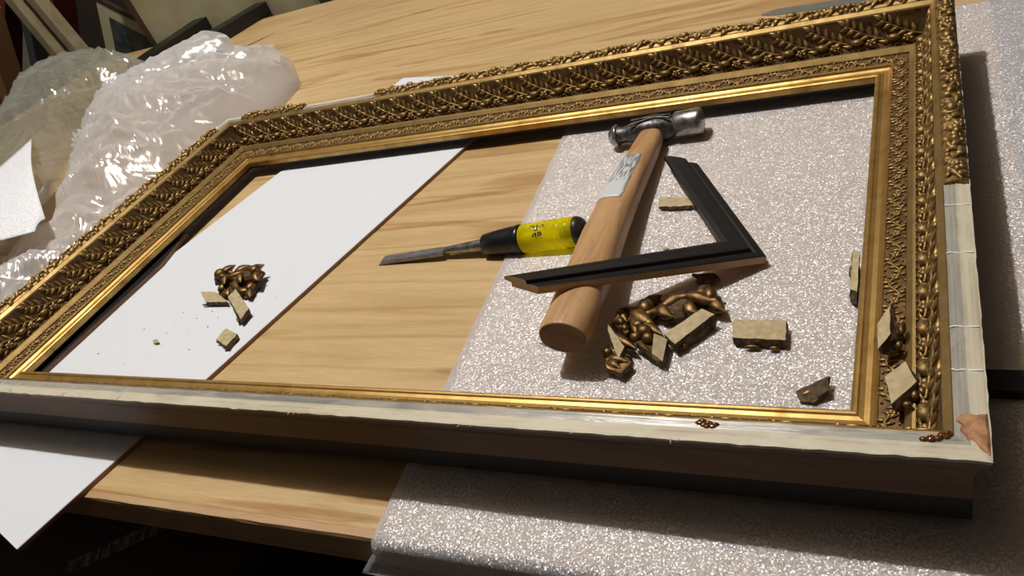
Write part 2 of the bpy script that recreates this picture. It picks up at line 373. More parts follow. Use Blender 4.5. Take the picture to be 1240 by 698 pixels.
def make_rail(L, seed, loc, rot):
    ns = max(40, int(L * 170)); mb = MB(); n = len(profile); vs = []
    for k in range(ns + 1):
        u = k / ns
        for i, (w, z, m_) in enumerate(profile):
            s0, s1 = w, L - w; s = s0 + (s1 - s0) * u; dw = dz = 0
            if i in (6, 7):
                j = noise.noise((s * 90, seed, 0)) + .7 * noise.noise((s * 260, seed, 4)); dw = .0007 * j; dz = .0004 * j
                if i == 6: dz = -.0008 * abs(j)
            elif 8 <= i <= 14: dz = .00025 * noise.noise((s * 50, seed + i, 0))
            elif 17 <= i <= 40: dz = .00008 * noise.noise((s * 25, seed + i * .3, 2))
            vs.append((s, w + dw, z - .012 + dz))
    fs = []; mi = []; sm = []
    mb.v = vs
    for k in range(ns):
        for i in range(n):
            i2 = (i + 1) % n
            mb.f.append((k * n + i, k * n + i2, (k + 1) * n + i2, (k + 1) * n + i)); mb.mi.append(profile[i][2] if i < n - 1 else BLACK); mb.sm.append(False)
    mb.f.append(tuple(reversed(range(n)))); mb.mi.append(SIDE); mb.sm.append(False)
    mb.f.append(tuple(ns * n + i for i in range(n))); mb.mi.append(SIDE); mb.sm.append(False)
    # wind faces outward
    mb.f = [tuple(reversed(f)) for f in mb.f]
    o = mb.build('rail', RM, frame, loc, (0, 0, R(rot))); rails.append(o); return o
near = make_rail(W, 1, (0, 0, 0), 0); right = make_rail(D, 2, (W, 0, 0), 90)
far = make_rail(W, 3, (W, D, 0), 180); left = make_rail(D, 4, (0, D, 0), 270)
near['label'] = 'rail stripped of its outer ornament, bare cream along the top'
right['label'] = 'rail with outer ornament broken off at its near end'

# --- ornament units, in rail coordinates (s along, w inward, z up; frame-local z)
rnd = random.Random(5)
def cmap(s0):
    def f(p):   # p.x along, p.y = t 0..1 along the cove scaled by arc .036, p.z height
        tt = min(1.02, max(-.02, p.y / .036)); (x, z), nn = cove(tt)
        if nn[0] < 0: nn = (-nn[0], -nn[1])
        return Vector((p.x + s0, x + nn[0] * p.z, z - .012 + nn[1] * p.z))
    return f
def sprig_mesh(seed):
    r_ = random.Random(seed); mb = MB(); f = cmap(0)
    # laurel stem running up and along, leaf pairs overlapping the next sprig
    A0, A1 = Vector((-.020, .0235)), Vector((.016, .0035)); sa = math.atan2(-.020, .036)
    pts = [(A0.x + (A1.x - A0.x) * u, A0.y + (A1.y - A0.y) * u + .0015 * math.sin(u * 3), .0012) for u in [i / 6 for i in range(7)]]
    mb.tube([f(Vector(p)) for p in pts], [.0012] * 6 + [.0005], 5)
    for k, u in enumerate((.10, .30, .50, .70, .86)):
        px, py = A0.x + (A1.x - A0.x) * u, A0.y + (A1.y - A0.y) * u; ln = .0140 - .0008 * k
        mb.leaf((px, py, .0006), sa + .62 + r_.uniform(-.1, .1), ln * .95, .0052, .0030, f, 0, .16)
        mb.leaf((px, py, .0006), sa - .62 + r_.uniform(-.1, .1), ln * .82, .0052, .0030, f, 0, -.16)
    mb.leaf((.014, .0045, .0006), sa, .010, .0050, .0028, f)
    # fruit, flower and berries low in the cove
    mb.blob((.0045, .0235, .0014), (.0066, .0048, .0050), None, 0, 10, 6, f); mb.blob((.0100, .0215, .001), (.0016, .0016, .002), None, 0, 6, 4, f)
    for q in range(5):
        a = q * 2 * math.pi / 5 + .3; mb.blob((-.0085 + .0034 * math.cos(a), .0262 + .0030 * math.sin(a), .0014), (.0026, .0024, .0022), None, 0, 7, 5, f)
    mb.blob((-.0085, .0262, .0030), (.0017, .0017, .0016), None, 0, 6, 4, f)
    mb.leaf((.009, .0285, .0006), -.35, .011, .0052, .0028, f); mb.leaf((-.004, .0305, .0005), .15, .011, .0048, .0026, f); mb.leaf((-.016, .030, .0005), .1, .009, .0044, .0024, f)
    for q in range(4): mb.blob((-.014 + q * .0088, .0350, .0006), (.0013, .0013, .0013), None, 0, 6, 4, f)
    # cast hatching of the ground
    for q in range(9):
        x0 = -.015 + q * .0036; mb.tube([f(Vector((x0, .031, .0001))), f(Vector((x0 + .004, .020, .0001))), f(Vector((x0 + .008, .010, .0001)))], .00035, 4)
    return mb.mesh('leaf_sprig', [M['gold_orn']])
def bead_mesh(seed):   # inner narrow running ornament, width D..E
    r_ = random.Random(seed); mb = MB(); wc = .0316; zc = .0300 - .012
    def f(p): return Vector((p.x, wc + p.y, zc + p.z - .0022 * (p.y / .0075) * .5))
    pts = [(-.013 + .026 * u, .0034 * math.sin(u * 2 * math.pi), .0008) for u in [i / 12 for i in range(13)]]
    mb.tube([f(Vector(p)) for p in pts], .0010, 5)
    for k in range(10):
        x = -.0125 + .0027 * k; sgn = 1 if k % 2 else -1
        mb.leaf((x, .0034 * math.sin((x + .013) / .026 * 2 * math.pi), .0004), sgn * (1.0 + r_.uniform(-.3, .3)) + r_.uniform(-.2, .2), .0062, .0030, .0017, f, 0, .2 * sgn, 5, 4)
    for k in range(5):
        a = k * 2 * math.pi / 5; mb.blob((.001 + .0019 * math.cos(a), .0019 * math.sin(a), .0008), (.0016, .0016, .0014), None, 0, 6, 4, f)
    mb.blob((.001, 0, .0018), (.0011, .0011, .001), None, 0, 6, 4, f)
    for k in range(6):
        mb.blob((r_.uniform(-.013, .013), r_.choice((-1, 1)) * r_.uniform(.0045, .0068), .0003), (.0014, .0010, .0011), None, 0, 6, 4, f)
    return mb.mesh('running_scroll', [M['gold_orn']])
def crest_mesh(seed):  # outer raised ornament over G..A, unit .043 long
    r_ = random.Random(seed); mb = MB(); wc = -.0084; z0 = .0718 - .012; H = .0216
    prof2 = [(math.cos(a) * .0084, max(0, math.sin(a)) * .0044) for a in [math.pi * i / 8 for i in range(9)]]
    mb.rings([[(x, wc + w, z0 + z) for w, z in prof2] + [(x, wc, z0)] for x in (-H, -H / 2, 0, H / 2, H)], 0, True)
    def f(p):
        y = max(-.0080, min(.0080, p.y)); return Vector((p.x, wc + y + (p.y - y) * .25, z0 + math.sqrt(max(0, 1 - (y / .0086) ** 2)) * .0044 + p.z - abs(p.y - y) * .5))
    ph = seed * 1.3
    pts = [(-H + 2 * H * u, .0040 * math.sin(u * 2 * math.pi + ph), .0012) for u in [i / 16 for i in range(17)]]
    mb.tube([f(Vector(p)) for p in pts], [.0017 + .0008 * math.sin(i * 1.1 + seed) for i in range(17)], 7)
    for k in range(6):
        u = (k + .5) / 6; x = -H + 2 * H * u; y = .0040 * math.sin(u * 2 * math.pi + ph); sg = 1 if k % 2 else -1
        mb.leaf((x, y * .6, .0004), sg * r_.uniform(.35, .7), r_.uniform(.010, .013), .0066, .0042, f, 0, .28 * sg, 7, 6)
    cx, cy = r_.uniform(-.008, .008), r_.uniform(-.0015, .0015)
    if seed % 3 == 0:
        mb.blob((cx, cy, .0016), (.0064, .0050, .0048), None, 0, 10, 6, f)
        mb.tube([f(Vector((cx + .0068 * math.cos(a), cy + .0054 * math.sin(a), .0012))) for a in [i * .62 for i in range(9)]], .0014, 6)
    elif seed % 3 == 1:
        for q in range(6):
            a = q * math.pi / 3; mb.blob((cx + .0040 * math.cos(a), cy + .0034 * math.sin(a), .0018), (.0031, .0026, .0028), Matrix.Rotation(a, 3, 'Z'), 0, 7, 5, f)
        mb.blob((cx, cy, .0036), (.0024, .0024, .0022), None, 0, 7, 5, f)
    else:
        for q in range(4): mb.blob((cx - .009 + q * .0055, cy + r_.uniform(-.002, .002), .0018), (.0034, .0034, .0034), None, 0, 9, 6, f)
        for q in range(5): mb.tube([f(Vector((cx + .010 + q * .0020, -.006, .0006))), f(Vector((cx + .0120 + q * .0020, 0, .0018))), f(Vector((cx + .010 + q * .0020, .006, .0006)))], .0010, 5)
    for q in range(6): mb.blob((r_.uniform(-H, H), r_.choice((-1, 1)) * r_.uniform(.0045, .0066), .0006), (.0030, .0022, .0024), None, 0, 7, 5, f)
    return mb.mesh('crest_ornament', [M['gold_orn']])
SP = [sprig_mesh(i) for i in range(4)]; BD = [bead_mesh(i) for i in range(3)]; CR = [crest_mesh(i) for i in range(6)]
def run(rail, L, name, meshes, s0, s1, step, seed=0):
    n = max(1, round((s1 - s0) / step)); st = (s1 - s0) / n
    for k in range(n):
        o = link(name, meshes[(k * 7 + seed) % len(meshes)], rail, (s0 + st * (k + .5), 0, 0)); o.scale.x = st / step
for rl, L in ((near, W), (right, D), (far, W), (left, D)):
    run(rl, L, 'leaf_sprig', SP, .016, L - .016, .0345, 1)
    run(rl, L, 'running_scroll', BD, .034, L - .034, .0262, 2)
# outer ornament still in place: far rail (two stretches), left rail, far part of right rail
run(far, W, 'crest_ornament', CR, -.0165, W - .2981, .043, 0)
run(far, W, 'crest_ornament', CR, W - .1574, W - .0323, .043, 3)
run(left, D, 'crest_ornament', CR, D - .5375, D + .0, .043, 2)
run(right, D, 'crest_ornament', CR, .228, D + .000, .043, 4)
# bare-wood patch, glue beads and glue ridges on the stripped tops
def patch(name, pts, th, m, parent, seed, z):
    mb = MB(); n = len(pts); c = Vector((sum(p[0] for p in pts) / n, sum(p[1] for p in pts) / n, z + th))
    ring = [Vector((*p, z)) for p in pts]; r2_ = [c + (Vector((*p, z + th * .7)) - c) * .82 for p in pts]
    for i in range(n): r2_[i].z += th * .4 * noise.noise((i * 1.7, seed, 0))
    mb.rings([ring, r2_, [c + (p - c) * .3 for p in r2_]], 0, True, False); return mb.build(name, m, parent)
patch('bare_clay_patch', [(.0120, -.0030), (.0085, -.0015), (.0055, -.0040), (.0020, -.0028), (-.0010, -.0050), (-.0045, -.0062), (-.0060, -.0095), (-.0105, -.0120), (-.0135, -.0158), (-.0050, -.0162), (.0060, -.0160), (.0140, -.0158), (.0128, -.0110), (.0142, -.0070)], .0013, M['bole'], right, 3, .0611)
def drop(rail, s, w, z, r, n, seed):
    rr = random.Random(seed); mb = MB()
    for k in range(n): mb.blob((s + rr.uniform(-1, 1) * r * 1.6, w + rr.uniform(-1, 1) * r * .7, z), (r * rr.uniform(.5, 1), r * rr.uniform(.4, .8), r * rr.uniform(.3, .55)), None, 0, 8, 5)
    mb.build('glue_bead', M['glue'], rail)
drop(near, .8754, -.0035, .0610, .0034, 7, 1); drop(near, .9921, -.003, .0610, .0036, 7, 2)
for s, seed in ((.2021, 1), (.1493, 2), (.0799, 3), (.045, 4)):
    mb = MB(); mb.tube([(s + .0012 * noise.noise((k * .9, seed, 0)), -.0155 + .0150 * k / 6, .0613) for k in range(7)], .0006, 6, 0, .5); mb.build('glue_ridge', M['paper'], right)
for s, seed in ((.112, 5), (.148, 6), (.176, 7), (.265, 8), (.345, 9)):
    mb = MB(); mb.tube([(s + .006 * k / 6 + .001 * noise.noise((k * .9, seed, 0)), -.0155 + .0125 * k / 6, .0612) for k in range(7)], .0005, 6, 0, .5); mb.build('glue_ridge', M['paper'], near)
for s in (.30, .415, .47, .56, .66, .715, .80, .86, .93):   # torn wood fibres along the broken lip
    mb = MB(); rr = random.Random(int(s * 1000))
    for k in range(9): mb.leaf((s + rr.uniform(-.007, .007), -.0150 + rr.uniform(-.0012, .002), .0603), rr.uniform(0, 6.3), rr.uniform(.002, .0045), .0013, .0006, None, 0, .3, 5, 3)
    mb.build('wood_splinter', M['raw_wood'], near)

# laths that carry the frame
lb = MB(); lb.box((-.2, -.009, 0), (.2, .009, .0082)); o = bevel(lb.build('black_lath', M['black_paint'], None, (1.165, .0978, .0036)), .0008)
tag(o, 'flat black wooden lath sticking out from under the right rail', 'lath')
st = thing('moulding_stick', 'black moulding stick with brown raw side under the left rail', 'moulding', (.03, .12, .0048))
mb = MB(); pl = [(-.012, -.12), (.0245, -.12), (.0375, .155), (.020, .225), (.002, .225)]
mb.prism(pl, .0001, .0052, 0, 0); mb.build('raw_wood_core', M['side_wood'], st)
mb = MB(); mb.prism([(x * .97, y) for x, y in pl], .0052, .0068); mb.build('black_top', M['black_paint'], st)

# ------------------------------------------------------------------ hammer
def lathe(mb, prof, o, axis, up, seg=28, mi=0, sx=1.0, sy=1.0):
    o = Vector(o); a = Vector(axis).normalized(); u = Vector(up); u = (u - a * u.dot(a)).normalized(); w = a.cross(u); rs = []
    for x, r_ in prof: rs.append([o + a * x + u * math.cos(2 * math.pi * k / seg) * r_ * sx + w * math.sin(2 * math.pi * k / seg) * r_ * sy for k in range(seg)])
    mb.rings(rs, mi)
ham = thing('ball_peen_hammer', 'ball peen hammer with wooden handle and worn white sticker', 'hammer', (.72, .28, .003))
HO = Vector((.72, .28, .003))
hc = Vector((.7195, .4648, .0185)) - HO; ax = (.9965, .0813, .0189)
mb = MB(); lathe(mb, [(-.0535, .001), (-.0530, .0045), (-.0505, .0085), (-.0465, .0118), (-.0430, .0132), (-.0418, .0130), (-.0412, .0105)], hc, ax, (0, 0, 1)); mb.build('peen_ball', M['steel'], ham)
mb = MB(); ax_ = Vector(ax).normalized(); rs = []
for x, ru, rw, ex in [(-.0418, .0105, .0105, 2), (-.036, .0092, .0092, 2), (-.029, .0098, .0098, 2), (-.022, .0135, .0125, 2.2), (-.010, .0152, .0142, 2.8), (.004, .0155, .0146, 3), (.014, .0142, .0138, 2.6), (.021, .0120, .0120, 2), (.0245, .0112, .0112, 2)]:
    u = Vector((0, 0, 1)); u = (u - ax_ * u.dot(ax_)).normalized(); w = ax_.cross(u); ring = []
    for k in range(28):
        q = 2 * math.pi * k / 28; c, s_ = math.cos(q + .5), math.sin(q + .5)
        ring.append(hc + ax_ * x + u * (abs(c) ** (2 / ex) * math.copysign(1, c)) * ru + w * (abs(s_) ** (2 / ex) * math.copysign(1, s_)) * rw)
    rs.append(ring)
mb.rings(rs)
for sg in (-1, 1):   # curved forging ridges over the cheek
    mb.tube([hc + ax_ * (-.024 + .046 * k / 8) + Vector((0, 0, .0146 + .0016 * math.sin(k / 8 * math.pi))) + Vector((0, -.003 + sg * (.006 - .0012 * k), 0)) for k in range(9)], .0011, 6)
mb.build('head', M['steel_dark'], ham)
mb = MB(); lathe(mb, [(.0240, .0110), (.0248, .0140), (.0262, .0150), (.0500, .0153), (.0530, .0150), (.0548, .0140), (.0550, .001)], hc, ax, (0, 0, 1)); mb.build('striking_face', M['steel'], ham)
hst = [(.7186, .4585, .0170, .0095), (.7190, .4545, .0172, .0118), (.7200, .4450, .0176, .0136), (.7203, .4147, .0188, .0152), (.7203, .3773, .0210, .0166), (.7204, .3339, .0236, .0178), (.7214, .3054, .0256, .0184),
       (.7242, .2466, .0292, .0200), (.7290, .1923, .0326, .0208), (.7330, .1345, .0366, .0214), (.7345, .1080, .0386, .0212), (.7345, .1040, .0389, .0200)]
def hring(st_, grow=0.0, n=40):
    x, y, z, hw = st_; ring = []
    for k in range(n):
        q = 2 * math.pi * k / n; c, s_ = math.cos(q), math.sin(q); e = 2 / (2.8 - .75 * max(0, min(1, (.24 - y) / .12)))
        ring.append(Vector((x + math.copysign(abs(c) ** e, c) * (hw + grow), y, z + math.copysign(abs(s_) ** e, s_) * (hw * .80 + grow))) - HO)
    return ring
mb = MB(); mb.rings([hring(s_) for s_ in hst]); hd = mb.build('handle', M['handle_wood'], ham)
mb = MB(); bt = hring((.7345, .1038, .0389, .0196)); mb.rings([bt, [p + Vector((0, -.0006, 0)) for p in bt]], 0, True, False); eg = mb.build('end_grain', wood('end_grain', [(.3, (.16, .075, .03)), (.7, (.26, .135, .06))], (30, 30, 30), .7), hd); eg['label'] = 'darker end grain of the butt'
def hlerp(y):
    for a, b in zip(hst, hst[1:]):
        if b[1] <= y <= a[1]:
            k = (a[1] - y) / (a[1] - b[1]); return tuple(a[i] + (b[i] - a[i]) * k for i in range(4))
# sticker with bar code, wrapped on the handle
M['label'] = mat('worn_white_sticker', (.62, .63, .64), .45); t = NT(M['label'])
v = t.coords((1, 1, 1)); wv = t.n('ShaderNodeTexNoise'); wv.inputs['Scale'].default_value = 1; wv.inputs['Detail'].default_value = 1
mp = t.n('ShaderNodeMapping'); mp.inputs['Scale'].default_value = (900, 12, 900); t.l(v, mp.inputs[0]); t.l(mp.outputs[0], wv.inputs['Vector'])
sep = t.n('ShaderNodeSeparateXYZ'); t.l(v, sep.inputs[0])
gt = t.n('ShaderNodeMath', operation='GREATER_THAN'); t.l(sep.outputs['Y'], gt.inputs[0]); gt.inputs[1].default_value = .052
bars = t.ramp(wv.outputs['Fac'], [(.50, (0, 0, 0)), (.53, (1, 1, 1))])
ml = t.n('ShaderNodeMath', operation='MULTIPLY'); t.l(bars, ml.inputs[0]); t.l(gt.outputs[0], ml.inputs[1])
ml2 = t.n('ShaderNodeMath', operation='MULTIPLY'); t.l(ml.outputs[0], ml2.inputs[0]); ml2.inputs[1].default_value = .8
t.col(t.mix(ml2.outputs[0], (.60, .62, .64), (.05, .05, .05)))
mb = MB(); rs = []
for k in range(17):
    y = .298 + .090 * k / 16; rg = hring(hlerp(y), .0004, 72); i1 = 37; i0 = 14 + round(1.6 * noise.noise((k * .8, 3, 0)))
    rs.append([rg[round(i0 + (i1 - i0) * q / 14)] for q in range(15)])
mb.rings(rs, 0, False, True, False); sk = mb.build('sticker', M['label'], hd); sm_ = sk.modifiers.new('t', 'SOLIDIFY'); sm_.thickness = .0003; sm_.offset = 0
sk['label'] = 'worn white bar code sticker'

# ------------------------------------------------------------------ chisel
chi = thing('wood_chisel', 'wood chisel with clear yellow plastic handle, half on foam', 'chisel', (.44, .266, 0))
CO = Vector((.44, .266, 0)); tip = Vector((.4415, .2665, .0022)); end = Vector((.6915, .2775, .0186)); ca = (end - tip).normalized()
cu = Vector((0, 0, 1)); cu = (cu - ca * cu.dot(ca)).normalized(); cw = ca.cross(cu)   # cw points to -y
def cp(x, y, z): return tip - CO + ca * x + (-cw) * y + cu * z
def csec(x, hw, zt, zb, ch): return [cp(x, -hw, zb), cp(x, -hw, zb + (zt - zb) * .45), cp(x, -hw + ch, zt), cp(x, hw - ch, zt), cp(x, hw, zb + (zt - zb) * .45), cp(x, hw, zb)]
mb = MB(); mb.rings([csec(-.0005, .0070, -.0011, -.0013, .0004), csec(.0055, .0070, .0022, -.0013, .002), csec(.080, .0070, .0026, -.0016, .0022), csec(.088, .0066, .0030, -.0020, .0028)], 0, True, False); mb.build('blade', M['blade'], chi)
mb = MB(); lathe(mb, [(.085, .0030), (.090, .0042), (.096, .0048), (.128, .0064), (.140, .0070)], cp(0, 0, 0), ca, cu, 20); mb.build('shank', M['steel'], chi)
mb = MB(); lathe(mb, [(.1335, .004), (.134, .0100), (.1355, .0114), (.150, .0132), (.168, .0147), (.1745, .0150), (.176, .0156), (.1785, .0156), (.180, .0148), (.1805, .006)], cp(.0038, 0, 0), ca, cu, 32); mb.build('collar', M['black_plastic'], chi)
mb = MB(); lathe(mb, [(.1806, .001), (.1807, .0146), (.184, .0149), (.219, .0151), (.2195, .0146), (.2205, .0146), (.221, .0151), (.2265, .0151), (.227, .0146), (.228, .0146), (.2285, .0151), (.2395, .0149), (.240, .001)], cp(.0038, 0, 0), ca, cu, 40); hy = mb.build('handle', M['yellow'], chi); hy['label'] = 'clear yellow plastic handle'
mb = MB(); lathe(mb, [(.1808, .0002), (.1812, .0068), (.198, .0060), (.1995, .0002)], cp(.0038, 0, 0), ca, cu, 16); mb.build('handle_core', M['ink'] if False else mat('olive_core', (.75, .66, .03), .3), hy)
mb = MB(); lathe(mb, [(.2235, .0002), (.2238, .0062), (.2395, .0062), (.2398, .0002)], cp(.0038, 0, 0), ca, cu, 16); mb.build('end_plug', mat('olive_plug', (.12, .12, .02), .3), hy)
mb = MB(); lathe(mb, [(.2402, .004), (.2402, .0148), (.2425, .0147), (.2460, .0132), (.2490, .0105), (.2510, .0060), (.2516, .0005)], cp(.0038, 0, 0), ca, cu, 32); mb.build('end_cap', M['black_cap'], chi)
# worn printed mark on the handle (two rows of broken strokes)
def mark(x0, x1, a0, a1, mb, r_=.0153):
    rs = []
    for k in range(3):
        x = x0 + (x1 - x0) * k / 2 + .0038
        rs.append([cp(x, r_ * math.cos(a0 + (a1 - a0) * q / 3), r_ * math.sin(a0 + (a1 - a0) * q / 3)) for q in range(4)])
    mb.rings(rs, 0, False, False, False)
mb = MB(); dg = math.radians
for x0, x1, a0, a1 in [(.1955, .199, 96, 102), (.1985, .2005, 100, 110), (.2025, .2045, 96, 118), (.2005, .2045, 116, 122), (.2085, .211, 98, 106), (.2065, .208, 106, 112), (.2105, .212, 108, 114),
                       (.1985, .2000, 134, 146), (.2000, .2030, 130, 135), (.2015, .2032, 135, 146), (.2045, .2060, 128, 144), (.2060, .2085, 128, 133), (.2075, .2090, 133, 143), (.2065, .2080, 138, 143), (.202, .2035, 150, 153), (.2085, .2095, 150, 154), (.1945, .1955, 108, 112), (.213, .2136, 122, 126)]:
    mark(x0, x1, dg(a0), dg(a1), mb)
pm = mb.build('printed_mark', M['ink'], hy); sm_ = pm.modifiers.new('t', 'SOLIDIFY'); sm_.thickness = .00015

# ------------------------------------------------------------------ black moulding corner
P0 = Vector((.8690, .2300, .0065)); P1 = Vector((.7690, .4130, .0040)); P2 = Vector((.6895, .1220, .0655))
cor = thing('moulding_corner_sample', 'black moulding corner sample leaning on the hammer handle', 'moulding', P0)
e2 = (P2 - P0); e1 = (P1 - P0); L2, L1 = e2.length, e1.length; e2n, e1n = e2.normalized(), e1.normalized()
nn = e1n.cross(e2n).normalized()
if nn.z < 0: nn = -nn
MP = [(0, 0), (0, .0078), (.0012, .0090), (.0060, .0090), (.0072, .0080), (.0084, .0080), (.0094, .0120), (.0130, .0128), (.0220, .0118), (.0262, .0100), (.0262, .0062), (.0205, .0050), (.0205, 0)]
MM = [1] + [0] * 9 + [1, 1, 1]
def arm(en, L, other, name, tw):
    inn = (other - en * other.dot(en)).normalized(); half = math.acos(max(-1, min(1, en.dot(other)))) / 2; ct = 1 / math.tan(half)
    mb = MB(); n = len(MP); a = [en * (v_ * ct) + inn * v_ + nn * h for v_, h in MP]
    b = [en * (L - (MP[9][0] - v_) * .8) + inn * v_ + nn * (h - tw * v_) for v_, h in MP]
    vs = a + b; flip = en.cross(inn).dot(nn) > 0
    for i in range(n):
        q = (i, (i + 1) % n, n + (i + 1) % n, n + i); q = q if not flip else tuple(reversed(q))
        mb.add(vs, [q], MM[i], False)
    c0 = tuple(range(n)); c1 = tuple(range(n, 2 * n))
    mb.add(vs, [tuple(reversed(c0)) if not flip else c0, c1 if not flip else tuple(reversed(c1))], 1, False)
    o = mb.build(name, [M['black_paint'], M['raw_wood']], cor); return o
MP = [(v_ * 1.13, h * .84) for v_, h in MP]
arm(e2n, L2, e1n, 'moulding_arm', .2); arm(e1n, L1, e2n, 'moulding_arm', 0)
# ------------------------------------------------------------------ broken ornament pieces
BO = .0014   # pieces on the white board stand higher than those on the foam
def fragment(label, top, drop, seed, lumps=(), name='ornament_fragment', gild='bottom', mtop='compo', jag=.0013, group=None, lab_cat='ornament fragment'):
    """chip of cast ornament: flat moulded face `top` (3-D polygon), opposite face offset by `drop`, gilt relief on the outside"""
    n0 = len(top); top = [Vector(p) for p in top]; c = sum(top, Vector()) / n0; drop = Vector(drop)
    if 'white board' in label: top = [p + Vector((0, 0, BO)) for p in top]; c.z += BO; lumps = [(q[0], (q[1][0], q[1][1], q[1][2] + BO), *q[2:]) for q in lumps]
    base = c + drop; base.z = min((p + drop).z for p in top)
    root = thing(name, label, lab_cat, base)
    ring = []
    for i in range(n0):
        a, b = top[i], top[(i + 1) % n0]; k = max(2, int((b - a).length / .004))
        for q in range(k): ring.append(a.lerp(b, q / k))
    def jg(p, lv): return Vector((noise.noise(p * 260 + Vector((seed, lv, 0))), noise.noise(p * 260 + Vector((0, seed, lv))), noise.noise(p * 260 + Vector((lv, 0, seed))))) * jag
    r0_ = [p + jg(p, 0) * .6 - base for p in ring]
    r1_ = [p + drop * .5 + (p - c) * .03 + jg(p, 7) * 1.6 - base for p in ring]
    r2_ = [p + drop - (p - c) * .10 + jg(p, 13) * 1.5 - base for p in ring]
    nr = (top[1] - top[0]).cross(top[2] - top[0])
    mb = MB(); n = len(ring); flip = nr.dot(drop) > 0
    fs = []
    vs = r0_ + r1_ + r2_
    for lv in range(2):
        for i in range(n):
            q = (lv * n + i, lv * n + (i + 1) % n, (lv + 1) * n + (i + 1) % n, (lv + 1) * n + i)
            fs.append(q if flip else tuple(reversed(q)))
    mb.add(vs, fs, 1, False)
    t_ = tuple(range(n)); mb.add(vs, [tuple(reversed(t_)) if flip else t_], 0, False)
    b_ = tuple(range(2 * n, 3 * n)); mb.add(vs, [b_ if flip else tuple(reversed(b_))], 2, False)
    mb.build('cast_body', [M[mtop], M['frag_edge'], M['bronze']], root)
    lk = .62 if mtop == 'compo' and len(lumps) < 3 else 1
    if lumps:
        mb = MB()
        for kind, p, *r_ in lumps:
            p = Vector(p) - base
            if kind == 'b': mb.blob(p, (r_[0] * lk, r_[1] * lk, r_[2] * lk), Matrix.Rotation(r_[3] if len(r_) > 3 else 0, 3, 'Z'), 0, 10, 7)
            elif kind == 'l': mb.leaf(p, r_[0], r_[1], r_[2], r_[3], None, 0, r_[4] if len(r_) > 4 else .25, 8, 7)
        mb.build('gilt_relief', M['bronze'], root)
    return root
def scroll_piece(label, p, ang, ln, wd, ht, seed, lift=0.0):
    """twisted acanthus stretch lying gilt side up"""
    rr = random.Random(seed); p = (p[0], p[1], p[2] + (BO if 'white board' in label else 0)); root = thing('ornament_fragment', label, 'ornament fragment', p, (0, 0, ang))
    mb = MB(); rs = []
    for k in range(9):
        u = k / 8; x = (u - .5) * ln; w = wd * (.42 + .10 * math.sin(u * 9 + seed)) * (.8 if k in (0, 8) else 1); h = ht * (.5 + .12 * math.sin(u * 7 + seed))
        rs.append([(x + rr.uniform(-.001, .001), w * math.cos(a), max(0, math.sin(a)) * h) for a in [math.pi * i / 7 for i in range(8)]] + [(x, 0, 0)])
    mb.rings(rs, 0, True, False); mb.build('cast_body', M['frag_edge'], root)
    mb = MB()
    mb.tube([((u - .5) * ln * .94, wd * .20 * math.sin(u * 7 + seed), ht * (.50 + .10 * math.sin(u * 5 + seed))) for u in [i / 14 for i in range(15)]], [wd * .17 + wd * .05 * math.sin(i * 1.3) for i in range(15)], 9, 0, .8)
    for k in range(6):
        sg = (-1) ** k
        mb.leaf(((k / 6 - .46) * ln, sg * wd * .08, ht * .46), sg * rr.uniform(.25, .6), ln * .30, wd * .46, ht * .30, None, 0, .32 * sg, 9, 8)
    for k in range(4): mb.leaf(((k / 4 - .40) * ln, (-1) ** k * wd * .30, ht * .30), (-1) ** k * -.2, ln * .24, wd * .26, ht * .22, None, 0, .1, 8, 7)
    mb.blob((-ln * .40, 0, ht * .52), (ln * .11, wd * .30, ht * .34), None, 0, 12, 8); mb.blob((ln * .40, wd * .08, ht * .50), (ln * .09, wd * .30, ht * .34), None, 0, 12, 8)
    mb.build('gilt_relief', M['bronze'], root); return root
fz = .0036
fragment('beige oblong fragment lying alone, smooth back up, right of the pile on foam', [(.8556, .1539, .0125), (.8947, .1519, .0125), (.8964, .1306, .0125), (.8579, .1328, .0125)], (.0005, -.0012, -.0088), 1, [('b', (.8720, .1290, .0068), .010, .003, .003), ('b', (.8880, .1280, .0065), .006, .003, .003)])
fragment('long beige slab fragment leaning slanted at the right end of the pile', [(.8048, .1339, .0150), (.8294, .1620, .0165), (.8411, .1554, .0165), (.8158, .1227, .0150)], (.001, -.002, -.0112), 2, [('b', (.8300, .1400, .0090), .004, .003, .004), ('b', (.8215, .1270, .0085), .003, .003, .004)])
scroll_piece('bronze acanthus scroll fragment lying gilt side up behind the beige slab', (.8075, .1725, fz), R(12), .066, .030, .020, 4)
wf = fragment('wedge fragment with round berries and a beige sawn end, middle of the pile', [(.7660, .1665, .0150), (.7740, .1700, .0120), (.8085, .1290, .0125), (.8095, .1060, .0115), (.8005, .1115, .0150), (.7850, .1230, .0160)], (-.001, 0, -.0082), 3,
         [('b', (.7880, .1360, .0165), .0066, .0060, .0050), ('b', (.7935, .1275, .0165), .0056, .0052, .0045), ('b', (.7830, .1290, .0160), .0050, .0048, .0042), ('b', (.7810, .1440, .0155), .0055, .005, .004), ('l', (.7690, .1650, .0150), -.80, .034, .013, .0045, .1), ('l', (.7720, .1560, .0145), -.95, .028, .009, .0045, -.2), ('l', (.7800, .1520, .0135), -.75, .030, .010, .0040, .1)], mtop='bronze')
mb = MB(); cz = [Vector(p) - wf.location for p in ((.7985, .1300, .0195), (.8085, .1280, .0150), (.8095, .1060, .0130), (.8005, .1110, .0165))]
mb.rings([cz, [p + Vector((-.001, 0, -.005)) for p in cz]], 0, True, False); mb.build('sawn_end', M['compo'], wf)
fragment('thin fragment standing on edge, its narrow beige face upward, left in the pile', [(.7561, .1408, .0220), (.7780, .1149, .0190), (.7744, .1056, .0150), (.7640, .1232, .0190)], (.003, .001, -.0130), 4, [('l', (.7600, .1360, .013), -.85, .030, .010, .006)])
